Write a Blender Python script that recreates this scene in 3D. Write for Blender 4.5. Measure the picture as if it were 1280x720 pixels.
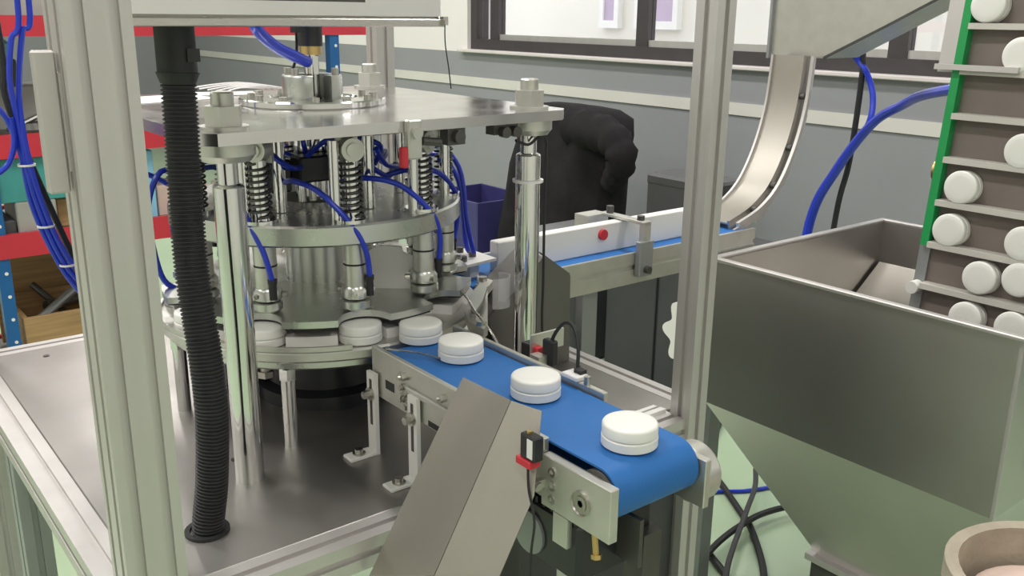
import bpy, bmesh, math, random
from mathutils import Vector, Matrix
random.seed(7)
S = bpy.context.scene
COL = S.collection
for o in list(bpy.data.objects): bpy.data.objects.remove(o)
PI = math.pi
rad = math.radians

# ------------------------------------------------------------------ camera
CAM = Vector((-0.2728, -0.9325, 1.4159))
TH, YAW, ROLL = 0.2866, 0.6741, -0.012
def make_camera():
    c, s, ca, sa, cr, sr = math.cos(TH), math.sin(TH), math.cos(YAW), math.sin(YAW), math.cos(ROLL), math.sin(ROLL)
    right = Vector((ca, -sa, 0)); fwd = Vector((sa*c, ca*c, -s)); up = Vector((sa*s, ca*s, c))
    r2 = right*cr - up*sr; u2 = right*sr + up*cr
    cam = bpy.data.cameras.new('camera'); o = bpy.data.objects.new('camera', cam); COL.objects.link(o)
    cam.sensor_width = 36; cam.lens = 1161.4/1280*36; cam.clip_start = .02; cam.clip_end = 200
    o.matrix_world = Matrix(((r2.x, u2.x, -fwd.x, CAM.x), (r2.y, u2.y, -fwd.y, CAM.y), (r2.z, u2.z, -fwd.z, CAM.z), (0, 0, 0, 1)))
    S.camera = o
make_camera()

# ------------------------------------------------------------------ light
w = bpy.data.worlds.new('world'); S.world = w; w.use_nodes = True
bg = w.node_tree.nodes['Background']; bg.inputs[0].default_value = (.93, .94, 1, 1); bg.inputs[1].default_value = 2.6
def area(loc, sx, sy, power, color=(1, .97, .93), rot=(0, 0, 0)):
    l = bpy.data.lights.new('ceiling_lamp', 'AREA'); l.shape = 'RECTANGLE'; l.size = sx; l.size_y = sy; l.energy = power; l.color = color
    o = bpy.data.objects.new('ceiling_lamp', l); o.location = loc; o.rotation_euler = rot; COL.objects.link(o)
for lx in (-2.6, -.5, 1.6):
    for ly in (-2.2, .6, 3.4, 6.2):
        area((lx, ly, 3.55), .3, 1.3, 22 if ly < 0 else (34 if lx < -1 else 50))
S.view_settings.view_transform = 'Standard'; S.view_settings.look = 'None'
S.view_settings.exposure = -0.15; S.view_settings.gamma = 1; S.view_settings.use_curve_mapping = False

# ------------------------------------------------------------------ materials
def mat(name, col, metal=0., rough=.5, var=0., vscale=8., bump=0., bscale=60., brushed=None, spec=.5, emit=None, rvar=0., coat=0.):
    m = bpy.data.materials.new(name); m.use_nodes = True
    nt = m.node_tree; N = nt.nodes; L = nt.links; b = N['Principled BSDF']
    c4 = (*col, 1)
    b.inputs['Base Color'].default_value = c4; b.inputs['Metallic'].default_value = metal; b.inputs['Roughness'].default_value = rough
    b.inputs['Specular IOR Level'].default_value = spec; b.inputs['Coat Weight'].default_value = coat
    tc = N.new('ShaderNodeTexCoord'); mp = N.new('ShaderNodeMapping'); L.new(tc.outputs['Object'], mp.inputs[0])
    if brushed: mp.inputs['Scale'].default_value = brushed
    if var > 0:
        n = N.new('ShaderNodeTexNoise'); n.inputs['Scale'].default_value = vscale; n.inputs['Detail'].default_value = 5
        L.new(mp.outputs[0], n.inputs['Vector'])
        r = N.new('ShaderNodeValToRGB'); r.color_ramp.elements[0].position = .3; r.color_ramp.elements[1].position = .7
        r.color_ramp.elements[0].color = (*[max(0, x*(1-var)) for x in col], 1); r.color_ramp.elements[1].color = (*[min(1, x*(1+var*.6)) for x in col], 1)
        L.new(n.outputs[0], r.inputs[0]); L.new(r.outputs[0], b.inputs['Base Color'])
    if rvar > 0:
        n2 = N.new('ShaderNodeTexNoise'); n2.inputs['Scale'].default_value = vscale*.7; n2.inputs['Detail'].default_value = 4
        L.new(mp.outputs[0], n2.inputs['Vector'])
        mr = N.new('ShaderNodeMapRange'); mr.inputs[1].default_value = .3; mr.inputs[2].default_value = .7
        mr.inputs[3].default_value = max(.02, rough-rvar); mr.inputs[4].default_value = rough+rvar
        L.new(n2.outputs[0], mr.inputs[0]); L.new(mr.outputs[0], b.inputs['Roughness'])
    if bump > 0:
        n3 = N.new('ShaderNodeTexNoise'); n3.inputs['Scale'].default_value = bscale; n3.inputs['Detail'].default_value = 3
        L.new(mp.outputs[0], n3.inputs['Vector'])
        bp = N.new('ShaderNodeBump'); bp.inputs['Strength'].default_value = bump; bp.inputs['Distance'].default_value = .01
        L.new(n3.outputs[0], bp.inputs['Height']); L.new(bp.outputs[0], b.inputs['Normal'])
    if emit:
        b.inputs['Emission Color'].default_value = c4; b.inputs['Emission Strength'].default_value = emit
    return m
M = dict(
    alu=mat('anodised aluminium', (.62, .59, .58), .7, .46, .05, 20, brushed=(1, 1, .05)),
    alu_dark=mat('aged aluminium', (.36, .37, .38), .6, .45, .08, 10),
    steel=mat('brushed stainless', (.56, .54, .51), 1, .27, .07, 12, brushed=(1, 8, 8), rvar=.07),
    table_steel=mat('table stainless', (.43, .405, .39), .9, .4, .14, 5, rvar=.09),
    hopper_steel=mat('hopper stainless', (.60, .575, .55), 1, .40, .08, 2.5, rvar=.05),
    guard_steel=mat('guard stainless', (.50, .465, .425), .85, .42, .08, 6, rvar=.06),
    guard_dark=mat('smoked guard steel', (.20, .19, .18), .85, .4, .1, 6, rvar=.06),
    plate=mat('machined steel plate', (.72, .70, .70), 1, .19, .05, 20, rvar=.05),
    ring=mat('satin ring steel', (.60, .61, .58), 1, .3, .05, 20, rvar=.05),
    chrome=mat('chromed steel', (.78, .78, .77), 1, .1, .03, 10),
    bolt=mat('bolt steel', (.55, .53, .49), 1, .3, .1, 60),
    machined=mat('machined aluminium', (.62, .61, .57), .8, .38, .06, 30),
    dark_metal=mat('dark oxide metal', (.12, .115, .11), .7, .4, .15, 20),
    black=mat('black rubber', (.018, .018, .02), 0, .55, .2, 20),
    black_gloss=mat('black enamel', (.02, .021, .025), 0, .3, .1, 10),
    corrugated=mat('corrugated nylon', (.028, .028, .031), 0, .5, .15, 30),
    blue_tube=mat('blue polyurethane', (.018, .045, .55), 0, .3, .1, 15),
    belt=mat('blue belt', (.025, .15, .45), 0, .48, .06, 8, bump=.03, bscale=300, spec=.3),
    belt_dark=mat('grey elevator belt', (.20, .165, .15), 0, .5, .08, 8),
    white=mat('white plastic', (.84, .83, .80), 0, .4, .03, 10),
    white_flat=mat('white acetal', (.82, .80, .78), 0, .33, .03, 10),
    cleat=mat('pale cleat', (.60, .57, .53), 0, .5, .06, 12),
    green=mat('green guide', (.015, .33, .09), 0, .4, .08, 12),
    red=mat('red enamel', (.55, .035, .055), 0, .38, .08, 6),
    blue_paint=mat('blue enamel', (.012, .11, .32), 0, .4, .1, 6),
    red_part=mat('red plastic', (.60, .03, .05), 0, .4),
    teal=mat('teal plastic', (.06, .30, .29), 0, .45, .12, 8),
    sky_plastic=mat('pale blue plastic', (.25, .52, .72), 0, .45, .1, 8),
    wood=mat('crate plywood', (.42, .26, .12), 0, .6, .25, 5, bump=.1, brushed=(1, 6, 14)),
    grey_box=mat('grey board', (.36, .35, .33), 0, .6, .15, 6),
    charcoal=mat('charcoal enamel', (.055, .055, .06), 0, .5, .12, 6),
    cloth=mat('black cloth', (.022, .020, .022), 0, .9, .3, 9, bump=.25, bscale=25, spec=.15),
    purple=mat('indigo plastic', (.05, .045, .17), 0, .4, .1, 6),
    paper=mat('white paper', (.82, .80, .80), 0, .6, .05, 10),
    skin=mat('pink cloth', (.62, .47, .41), 0, .8, .1, 12, bump=.1),
    beige=mat('beige cloth', (.46, .40, .32), 0, .9, .2, 14, bump=.2),
    brass=mat('brass', (.62, .45, .18), 1, .35),
    floor=mat('green epoxy floor', (.45, .58, .40), 0, .22, .07, 1.2, rvar=.06),
    wall_low=mat('grey wall paint', (.30, .305, .325), 0, .6, .05, 1.5, bump=.05),
    wall_band=mat('cream wall band', (.68, .66, .62), 0, .6, .04, 3),
    wall_up=mat('white wall paint', (.86, .82, .81), 0, .6, .04, 2),
    ceiling=mat('ceiling paint', (.55, .55, .54), 0, .8, .05, 1),
    frame=mat('bronze window frame', (.075, .066, .07), .3, .45, .1, 10),
    facade=mat('pale facade', (.80, .77, .70), 0, .7, .05, .6),
    lilac=mat('lilac shutter', (.52, .42, .55), 0, .6, .05, 3),
    ground=mat('outside concrete', (.5, .5, .48), 0, .8, .1, 1),
    marble=mat('pale ledge', (.74, .68, .67), 0, .4, .05, 5),
)
def glass_mat():
    m = bpy.data.materials.new('window glass'); m.use_nodes = True; nt = m.node_tree; nt.nodes.clear()
    o = nt.nodes.new('ShaderNodeOutputMaterial'); mx = nt.nodes.new('ShaderNodeMixShader'); t = nt.nodes.new('ShaderNodeBsdfTransparent'); g = nt.nodes.new('ShaderNodeBsdfGlossy')
    t.inputs[0].default_value = (.95, .96, .95, 1); g.inputs['Roughness'].default_value = .03; mx.inputs[0].default_value = .08
    nt.links.new(t.outputs[0], mx.inputs[1]); nt.links.new(g.outputs[0], mx.inputs[2]); nt.links.new(mx.outputs[0], o.inputs[0])
    return m
M['glass'] = glass_mat()
def clear_mat():
    m = bpy.data.materials.new('clear acrylic'); m.use_nodes = True; nt = m.node_tree; nt.nodes.clear()
    o = nt.nodes.new('ShaderNodeOutputMaterial'); mx = nt.nodes.new('ShaderNodeMixShader'); t = nt.nodes.new('ShaderNodeBsdfTransparent'); g = nt.nodes.new('ShaderNodeBsdfPrincipled')
    g.inputs['Base Color'].default_value = (.7, .68, .72, 1); g.inputs['Roughness'].default_value = .1; mx.inputs[0].default_value = .3
    nt.links.new(t.outputs[0], mx.inputs[1]); nt.links.new(g.outputs[0], mx.inputs[2]); nt.links.new(mx.outputs[0], o.inputs[0])
    return m
M['clear'] = clear_mat()

# ------------------------------------------------------------------ mesh builder
def smooth_path(pts, n=6):
    P = [Vector(p) for p in pts]
    if len(P) < 3: return P
    out = []
    for i in range(len(P)-1):
        p0 = P[max(0, i-1)]; p1 = P[i]; p2 = P[i+1]; p3 = P[min(len(P)-1, i+2)]
        for k in range(n):
            t = k/n
            out.append(.5*((2*p1)+(-p0+p2)*t+(2*p0-5*p1+4*p2-p3)*t*t+(-p0+3*p1-3*p2+p3)*t**3))
    out.append(P[-1]); return out
class MB:
    def __init__(s): s.v = []; s.f = []
    def add(s, vs, fs):
        b = len(s.v); s.v += [Vector(x) for x in vs]; s.f += [tuple(i+b for i in f) for f in fs]; return s
    def bx(s, x0, x1, y0, y1, z0, z1, c=0):
        if x0 > x1: x0, x1 = x1, x0
        if y0 > y1: y0, y1 = y1, y0
        if z0 > z1: z0, z1 = z1, z0
        m = Matrix.Translation(((x0+x1)/2, (y0+y1)/2, (z0+z1)/2))
        return s.box(m, (x1-x0, y1-y0, z1-z0), c)
    def box(s, m, size, c=0):
        hx, hy, hz = [d/2 for d in size]
        if c <= 0 or min(hx, hy, hz) <= c*1.01:
            vs = [(x, y, z) for x in (-hx, hx) for y in (-hy, hy) for z in (-hz, hz)]
            fs = [(0, 1, 3, 2), (4, 6, 7, 5), (0, 4, 5, 1), (2, 3, 7, 6), (0, 2, 6, 4), (1, 5, 7, 3)]
        else:
            bm = bmesh.new(); bmesh.ops.create_cube(bm, size=1); bmesh.ops.scale(bm, vec=size, verts=bm.verts)
            bmesh.ops.bevel(bm, geom=bm.edges[:], offset=c, segments=1, affect='EDGES')
            bm.verts.index_update(); vs = [v.co.copy() for v in bm.verts]; fs = [[v.index for v in f.verts] for f in bm.faces]; bm.free()
        return s.add([m @ Vector(v) for v in vs], fs)
    def cyl(s, p0, p1, r0, r1=None, n=20):
        p0 = Vector(p0); p1 = Vector(p1); r1 = r0 if r1 is None else r1
        q = (p1-p0).to_track_quat('Z', 'Y'); vs = []
        for p, r in ((p0, r0), (p1, r1)):
            for k in range(n):
                a = 2*PI*k/n; vs.append(p+q @ Vector((r*math.cos(a), r*math.sin(a), 0)))
        fs = [(k, (k+1) % n, n+(k+1) % n, n+k) for k in range(n)]+[tuple(range(n))[::-1], tuple(range(n, 2*n))]
        return s.add(vs, fs)
    def lathe(s, prof, c, n=32, q=None, a0=0, a1=2*PI):
        c = Vector(c); q = q or Matrix.Identity(3); full = abs(a1-a0-2*PI) < 1e-4; k = len(prof); m = n if full else n+1; vs = []
        for i in range(m):
            a = a0+(a1-a0)*i/n
            for r, z in prof: vs.append(c+q @ Vector((r*math.cos(a), r*math.sin(a), z)))
        fs = []
        for i in range(n):
            j = (i+1) % m
            for t in range(k):
                u = (t+1) % k
                fs.append((i*k+t, j*k+t, j*k+u, i*k+u))
        if not full: fs += [tuple(range(k)), tuple(range((m-1)*k, m*k))[::-1]]
        return s.add(vs, fs)
    def tube(s, pts, r, n=8, sm=6, cap=True):
        P = smooth_path(pts, sm) if sm else [Vector(p) for p in pts]
        rr = r if callable(r) else (lambda i, L: r)
        t0 = (P[1]-P[0]).normalized(); nrm = t0.orthogonal().normalized(); vs = []
        for i, p in enumerate(P):
            t = (P[min(i+1, len(P)-1)]-P[max(i-1, 0)]).normalized()
            nrm = (nrm-t*nrm.dot(t)).normalized(); b = t.cross(nrm)
            for k in range(n):
                a = 2*PI*k/n; vs.append(p+(nrm*math.cos(a)+b*math.sin(a))*rr(i, len(P)))
        fs = [(i*n+k, i*n+(k+1) % n, (i+1)*n+(k+1) % n, (i+1)*n+k) for i in range(len(P)-1) for k in range(n)]
        if cap: fs += [tuple(range(n))[::-1], tuple(range((len(P)-1)*n, len(P)*n))]
        return s.add(vs, fs)
    def prism(s, poly, d0, d1, axis='z'):
        # polygon in the two remaining axes, extruded along axis
        def P(a, b, d): return {'z': (a, b, d), 'x': (d, a, b), 'y': (a, d, b)}[axis]
        n = len(poly); vs = [P(a, b, d0) for a, b in poly]+[P(a, b, d1) for a, b in poly]
        return s.add(vs, [tuple(range(n))[::-1], tuple(range(n, 2*n))]+[(k, (k+1) % n, n+(k+1) % n, n+k) for k in range(n)])
    def sheet(s, pts, t):
        P = [Vector(p) for p in pts]; nr = (P[1]-P[0]).cross(P[2]-P[0]).normalized()*t; n = len(P)
        return s.add(P+[p+nr for p in P], [tuple(range(n))[::-1], tuple(range(n, 2*n))]+[(k, (k+1) % n, n+(k+1) % n, n+k) for k in range(n)])
    def ball(s, c, r, sc=(1, 1, 1), n=16):
        prof = [(max(1e-4, math.cos(a)), math.sin(a)) for a in [(-PI/2+PI*i/10) for i in range(11)]]
        c = Vector(c); vs = []; k = len(prof)
        for i in range(n):
            a = 2*PI*i/n
            for pr, z in prof: vs.append(c+Vector((pr*math.cos(a)*r*sc[0], pr*math.sin(a)*r*sc[1], z*r*sc[2])))
        fs = [(i*k+t, ((i+1) % n)*k+t, ((i+1) % n)*k+t+1, i*k+t+1) for i in range(n) for t in range(k-1)]
        return s.add(vs, fs)
    def hexnut(s, p0, p1, r): return s.cyl(p0, p1, r, n=6)

ORG = {}
def place(o, parent=None, loc=None):
    if parent is not None: o.parent = parent
    elif loc is not None: o.location = loc
def build(name, mb, m, parent=None, loc=None, sharp=35):
    """ONE mesh object. Vertices are given in world space; a top-level mesh gets its origin at loc (its base)."""
    if parent is not None: org = ORG[parent]
    else:
        if loc is None:
            xs = [v.x for v in mb.v]; ys = [v.y for v in mb.v]; loc = ((min(xs)+max(xs))/2, (min(ys)+max(ys))/2, min(v.z for v in mb.v))
        org = Vector(loc)
    me = bpy.data.meshes.new(name)
    bm = bmesh.new(); vv = [bm.verts.new(v-org) for v in mb.v]
    for f in mb.f:
        try: bm.faces.new([vv[i] for i in f])
        except ValueError: pass
    bmesh.ops.recalc_face_normals(bm, faces=bm.faces[:])
    lim = rad(sharp)
    for f in bm.faces: f.smooth = True
    for e in bm.edges:
        if len(e.link_faces) == 2: e.smooth = e.calc_face_angle(0) < lim
    bm.to_mesh(me); bm.free()
    o = bpy.data.objects.new(name, me); COL.objects.link(o); me.materials.append(M[m] if isinstance(m, str) else m)
    ORG[o] = org
    place(o, parent, org)
    return o
def thing(name, label, cat, loc=(0, 0, 0), group=None):
    o = bpy.data.objects.new(name, None); o.empty_display_size = .05; COL.objects.link(o); o.location = loc; ORG[o] = Vector(loc)
    return tag(o, label, cat, group)
def tag(o, label=None, cat=None, group=None, kind=None):
    for k, v in (('label', label), ('category', cat), ('group', group), ('kind', kind)):
        if v: o[k] = v
    return o
def struct(name, mb, m, parent=None):
    o = build(name, mb, m, parent)
    if parent is None: o['kind'] = 'structure'
    return o
def dup(root, loc, label=None, rot=None, group=None):
    r = root.copy(); COL.objects.link(r); r.location = loc
    if rot is not None: r.rotation_euler = rot
    if label: r['label'] = label
    if group: r['group'] = group
    for ch in root.children:
        c = ch.copy(); COL.objects.link(c); c.parent = r
        for g in ch.children:
            d = g.copy(); COL.objects.link(d); d.parent = c
    return r
def box1(*a, c=0): return MB().bx(*a, c=c)

# ------------------------------------------------------------------ the hall
WX = 3.6
struct('floor', box1(-5, WX, -4, 10, -.1, 0), 'floor')
struct('ceiling', box1(-5, WX, -4, 10, 3.7, 3.8), 'ceiling')
struct('wall_left', box1(-5.2, -5, -4, 10, 0, 3.7), 'wall_up')
struct('wall_front', box1(-5, WX, -4.2, -4, 0, 3.7), 'wall_up')
struct('wall_back', box1(-5, WX, 10, 10.2, 0, 3.7), 'wall_low')
SILL = 1.183
wr = struct('wall_right', box1(WX, WX+.2, -4, 10, 0, SILL-.02), 'wall_low')
build('upper_wall', MB().bx(WX, WX+.2, 4.44, 10, SILL-.02, 3.7).bx(WX, WX+.2, -4, 4.44, 2.7, 3.7), 'wall_up', wr)
struct('trim_1', box1(WX-.012, WX, -4, 10, .938, .998), 'wall_band')
struct('trim_2', box1(WX-.05, WX+.2, -4, 4.5, SILL-.02, SILL, c=.004), 'marble')
# sliding window: outer frame, sashes and panes
win = MB().bx(WX+.03, WX+.13, -4, 4.44, SILL, 1.25).bx(WX+.03, WX+.13, -4, 4.44, 2.62, 2.7).bx(WX+.03, WX+.13, 4.37, 4.44, 1.25, 2.62)
w1 = struct('window_1', win, 'frame')
ed = [4.37, 4.2, 2.84, 1.3, -.3, -1.9, -3.5]
for i, e in enumerate(ed[1:]): build('mullion', box1(WX+.05, WX+.11, e-.045, e+.045, 1.25, 2.62), 'frame', w1)
for i in range(len(ed)-1): build('pane', box1(WX+.078, WX+.084, ed[i+1]+.045, ed[i]-(.045 if i else 0), 1.25, 2.62), 'glass', w1)
for i in range(1, len(ed)-1): build('sash_rail', MB().bx(WX+.06, WX+.1, ed[i+1]+.045, ed[i]-.045, 1.25, 1.285), 'alu', w1)
# the building across the yard
tag(build('yard', box1(WX+.2, 14, -14, 16, -.6, -.5), 'ground'), kind='structure')
fb = thing('building', 'pale plastered building seen outside the sliding window', 'building', (9, 4, -.5))
build('wall', box1(9, 9.5, -14, 16, -.5, 7), 'facade', fb)
for y0, y1 in ((8.35, 8.72), (7.3, 8.05), (.2, 1.6)):
    f = build('window', MB().bx(8.9, 9, y0, y1, 1.25, 1.35).bx(8.9, 9, y0, y1, 3.6, 3.7).bx(8.9, 9, y0, y0+.08, 1.35, 3.6).bx(8.9, 9, y1-.08, y1, 1.35, 3.6), 'white', fb)
    build('shutter', box1(8.93, 9, y0+.08, y1-.08, 1.35, 3.6), 'lilac', f)

# ------------------------------------------------------------------ aluminium extrusion
def profile(w, h, nx=1, ny=1, g=.0045, d=.006):
    """closed outline of a slotted extrusion w x h with nx / ny slots on the w / h sides"""
    pts = []
    def side(a, b, n):
        a = Vector(a); b = Vector(b); t = (b-a).normalized(); L = (b-a).length; inn = Vector((-t.y, t.x))
        pts.append(a)
        for k in range(n):
            c = a+t*(L*(k+.5)/n)
            pts.extend([c-t*g, c-t*g+inn*d, c+t*g+inn*d, c+t*g])
    side((-w/2, -h/2), (w/2, -h/2), nx); side((w/2, -h/2), (w/2, h/2), ny); side((w/2, h/2), (-w/2, h/2), nx); side((-w/2, h/2), (-w/2, -h/2), ny)
    return [(p.x, p.y) for p in pts]
def extr(x, y, z0, z1, w, h, nx=1, ny=1): return MB().prism([(x+a, y+b) for a, b in profile(w, h, nx, ny)], z0, z1)
def extr_x(x0, x1, y, z, w, h, nx=1, ny=1): return MB().prism([(y+a, z+b) for a, b in profile(w, h, nx, ny)], x0, x1, 'x')
def extr_y(y0, y1, x, z, w, h, nx=1, ny=1): return MB().prism([(x+a, z+b) for a, b in profile(w, h, nx, ny)], y0, y1, 'y')

# ------------------------------------------------------------------ machine frame
T = .8
mf = thing('machine_frame', 'aluminium extrusion machine frame with a stainless table top and tall corner posts', 'machine frame', (.41, .44, 0))
tt = build('table_top', box1(-.026, .832, .0, .91, T-.006, T, c=.0015), 'table_steel', mf)
for x, y in ((.06, .86), (.171, .253), (.72, .05), (.745, .12), (.05, .40)): build('screw', MB().cyl((x, y, T), (x, y, T+.0015), .0055, n=12), 'dark_metal', tt)
hole = MB().lathe([(.021, 0), (.027, 0), (.027, .004), (.021, .004)], (.069, .091, T), 24)
build('grommet', hole, 'black', tt)
build('corner_post', extr(-.0254, .0067, 0, 2.1, .062, .06, 2, 2), 'alu', mf)
build('corner_post', extr(.815, -.03, 0, 2.1, .04, .04), 'alu', mf)
build('corner_post', extr(-.045, .915, 0, 2.1, .04, .04), 'alu', mf)
build('corner_post', extr(.83, .93, 0, 2.1, .045, .045), 'alu', mf)
build('door_strip', MB().bx(-.078, -.0585, -.0, .012, 1.25, 1.38, c=.002).bx(-.0585, -.0565, -.0, .012, 1.27, 1.36), 'alu', mf)
build('frame_rail', extr_y(.037, .895, -.048, T-.021, .042, .042), 'alu', mf)
build('frame_rail', extr_x(.006, .795, -.022, T-.021, .042, .042), 'alu', mf)
build('frame_rail', extr_y(-.01, .907, .853, T-.021, .04, .042), 'alu', mf)
build('frame_rail', extr_x(-.025, .807, .931, T-.021, .042, .042), 'alu', mf)
build('lower_rail', extr_y(.037, .895, -.048, .12, .042, .042), 'alu_dark', mf)
build('frame_leg', extr(-.048, .56, .141, T-.042, .04, .06, 1, 1), 'alu_dark', mf)
build('base_panel', box1(.47, .795, -.03, -.025, .06, T-.043), 'charcoal', mf)
build('base_panel', box1(.832, .838, .0, .9, .06, T-.043), 'charcoal', mf)
build('rail_bar', MB().bx(.56, .79, -.005, .006, T, T+.006).bx(.56, .79, .014, .022, T, T+.004), 'white_flat', mf)

# ------------------------------------------------------------------ control box above the turret
cb = thing('control_box', 'polished stainless box hanging across the top of the machine', 'box', (.2, .15, 1.405))
build('box_body', box1(.0065, .398, .05, .25, 1.409, 1.75, c=.003), 'chrome', cb)
build('box_lip', MB().bx(.0065, .4, .046, .252, 1.4, 1.409, c=.001), 'steel', cb)
build('corner_clip', MB().bx(.394, .401, .042, .05, 1.402, 1.412).cyl((.397, .047, 1.405), (.397, .04, 1.405), .003, n=8), 'bolt', cb)
build('viewing_slot', box1(.1, .29, .0485, .0505, 1.427, 1.55), 'dark_metal', cb)
tag(build('loose_wire', MB().tube([(.396, .042, 1.402), (.397, .043, 1.38), (.404, .046, 1.35), (.41, .05, 1.325)], .0008, 5), 'black'),
    'thin dark wire dangling from the right corner of the stainless box', 'wire')

# corrugated conduit
hz = thing('cable_conduit', 'thick black corrugated hose running from the stainless box into the table top', 'hose', (.069, .091, T))
P = smooth_path([(.092, .12, 1.365), (.091, .12, 1.3), (.0865, .115, 1.2), (.083, .104, 1.118), (.085, .09, 1.022), (.0845, .085, .952), (.079, .088, .868), (.071, .091, .81), (.069, .091, .76)], 36)
Q = [P[0]]; step = .00115; acc = 0.                     # even resampling, four samples to a ridge
for i in range(1, len(P)):
    seg = (P[i]-P[i-1]).length; d = step-acc
    while d <= seg: Q.append(P[i-1].lerp(P[i], d/seg)); d += step
    acc = seg-(d-step)
hb = MB(); hb.tube(Q, lambda i, L: .0172+(0, .0024, .0024, 0)[i % 4], 20, 0)
build('corrugated_tube', hb, 'corrugated', hz, sharp=30)
g = build('gland', MB().cyl((.092, .12, 1.4), (.092, .12, 1.35), .0215, n=24).cyl((.092, .12, 1.35), (.0915, .12, 1.338), .0235, .019, n=24), 'black', hz)
build('latch', MB().bx(.096, .11, .0965, .101, 1.362, 1.376), 'black_gloss', g)

# ------------------------------------------------------------------ capping turret
CX, CY = .409, .43
ct = thing('capping_turret', 'round steel capping turret with springs and spindles between four chrome posts', 'capping machine', (CX, CY, T))
posts = [(.1665, .1875), (.6515, .1875), (.6515, .6725), (.1665, .6725)]
ZT = 1.277
for x, y in posts:
    p = build('support_post', MB().lathe([(0, T), (.0195, T), (.0195, 1.205), (.018, 1.207), (.013, 1.209), (.013, 1.245), (0, 1.245)], (x, y, 0), 32), 'chrome', ct)
    build('collar', MB().lathe([(0, 1.238), (.03, 1.238), (.036, 1.246), (.036, 1.263), (0, 1.263)], (x, y, 0), 28), 'machined', p)
    nb = MB().lathe([(0, ZT), (.03, ZT), (.03, ZT+.004), (0, ZT+.004)], (x, y, 0), 28)
    nb.cyl((x, y, ZT+.004), (x, y, ZT+.028), .0235, n=6).lathe([(.0, ZT+.028), (.014, ZT+.028), (.014, ZT+.043), (.0125, ZT+.045), (0, ZT+.045)], (x, y, 0), 20)
    build('nut', nb, 'machined', p)
c_ = .02; X0, X1, Y0, Y1 = .119, .699, .14, .72
tp = build('top_plate', MB().prism([(X0+c_, Y0), (X1-c_, Y0), (X1, Y0+c_), (X1, Y1-c_), (X1-c_, Y1), (X0+c_, Y1), (X0, Y1-c_), (X0, Y0+c_)], 1.262, ZT), 'plate', ct)
fl = build('top_flange', MB().lathe([(.03, ZT), (.112, ZT), (.114, ZT+.002), (.114, ZT+.009), (.112, ZT+.011), (.07, ZT+.011), (.068, ZT+.008), (.03, ZT+.008)], (CX, CY, 0), 48), 'chrome', ct)
for k in range(12):
    a = 2*PI*k/12+.1; x, y = CX+.094*math.cos(a), CY+.094*math.sin(a)
    build('screw', MB().cyl((x, y, ZT+.011), (x, y, ZT+.017), .006, n=12), 'bolt', fl)
hub = build('bearing_hub', MB().lathe([(.028, ZT+.008), (.047, ZT+.008), (.047, ZT+.042), (.045, ZT+.045), (.028, ZT+.045)], (CX, CY, 0), 32, a0=rad(-78), a1=rad(245)), 'ring', ct)
for a in (60, 150, 200, -40):
    x, y = CX+.037*math.cos(rad(a)), CY+.037*math.sin(rad(a))
    build('screw', MB().cyl((x, y, ZT+.045), (x, y, ZT+.055), .006, n=10), 'bolt', hub)
build('drive_shaft', MB().cyl((CX, CY, ZT), (CX, CY, 1.36), .012).bx(CX-.004, CX+.004, CY-.016, CY-.01, 1.29, 1.35), 'chrome', ct)
build('shaft_collar', MB().lathe([(.0, 1.352), (.0165, 1.352), (.0165, 1.365), (0, 1.365)], (CX, CY, 0), 24), 'brass', ct)
build('shaft_coupling', MB().lathe([(0, 1.365), (.019, 1.365), (.019, 1.393), (.021, 1.396), (.021, 1.42), (0, 1.42)], (CX, CY, 0), 24).bx(CX-.03, CX-.015, CY-.012, CY+.005, 1.385, 1.41), 'black_gloss', ct)
build('drive_motor', MB().bx(CX-.06, CX+.06, CY-.06, CY+.06, 1.42, 1.6, c=.006), 'machined', ct)
# parts that hang under the top plate
build('cam_ring', MB().lathe([(.165, 1.248), (.2, 1.248), (.2, 1.262), (.165, 1.262)], (CX, CY, 0), 48), 'dark_metal', ct)
build('centre_column', MB().cyl((CX, CY, 1.13), (CX, CY, 1.262), .034, n=28).lathe([(.034, 1.215), (.045, 1.215), (.045, 1.235), (.034, 1.235)], (CX, CY, 0), 28), 'chrome', ct)
sv = build('valve_block', MB().bx(CX-.062, CX+.012, CY-.07, CY-.035, 1.165, 1.205, c=.003).bx(CX-.1, CX-.066, CY-.05, CY+.04, 1.15, 1.2, c=.003), 'black_gloss', ct)
for k in range(4): build('fitting', MB().cyl((CX-.056+k*.018, CY-.06, 1.136), (CX-.056+k*.018, CY-.06, 1.165), .006, n=12), 'chrome', sv)
for a in (-82, -20, 40, 100, 160, 220):
    x, y = CX+.135*math.cos(rad(a)), CY+.135*math.sin(rad(a))
    build('guide_rod', MB().cyl((x, y, 1.13), (x, y, 1.25), .0095, n=16).lathe([(0, 1.24), (.016, 1.24), (.016, 1.262), (0, 1.262)], (x, y, 0), 16), 'chrome', ct)
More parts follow.
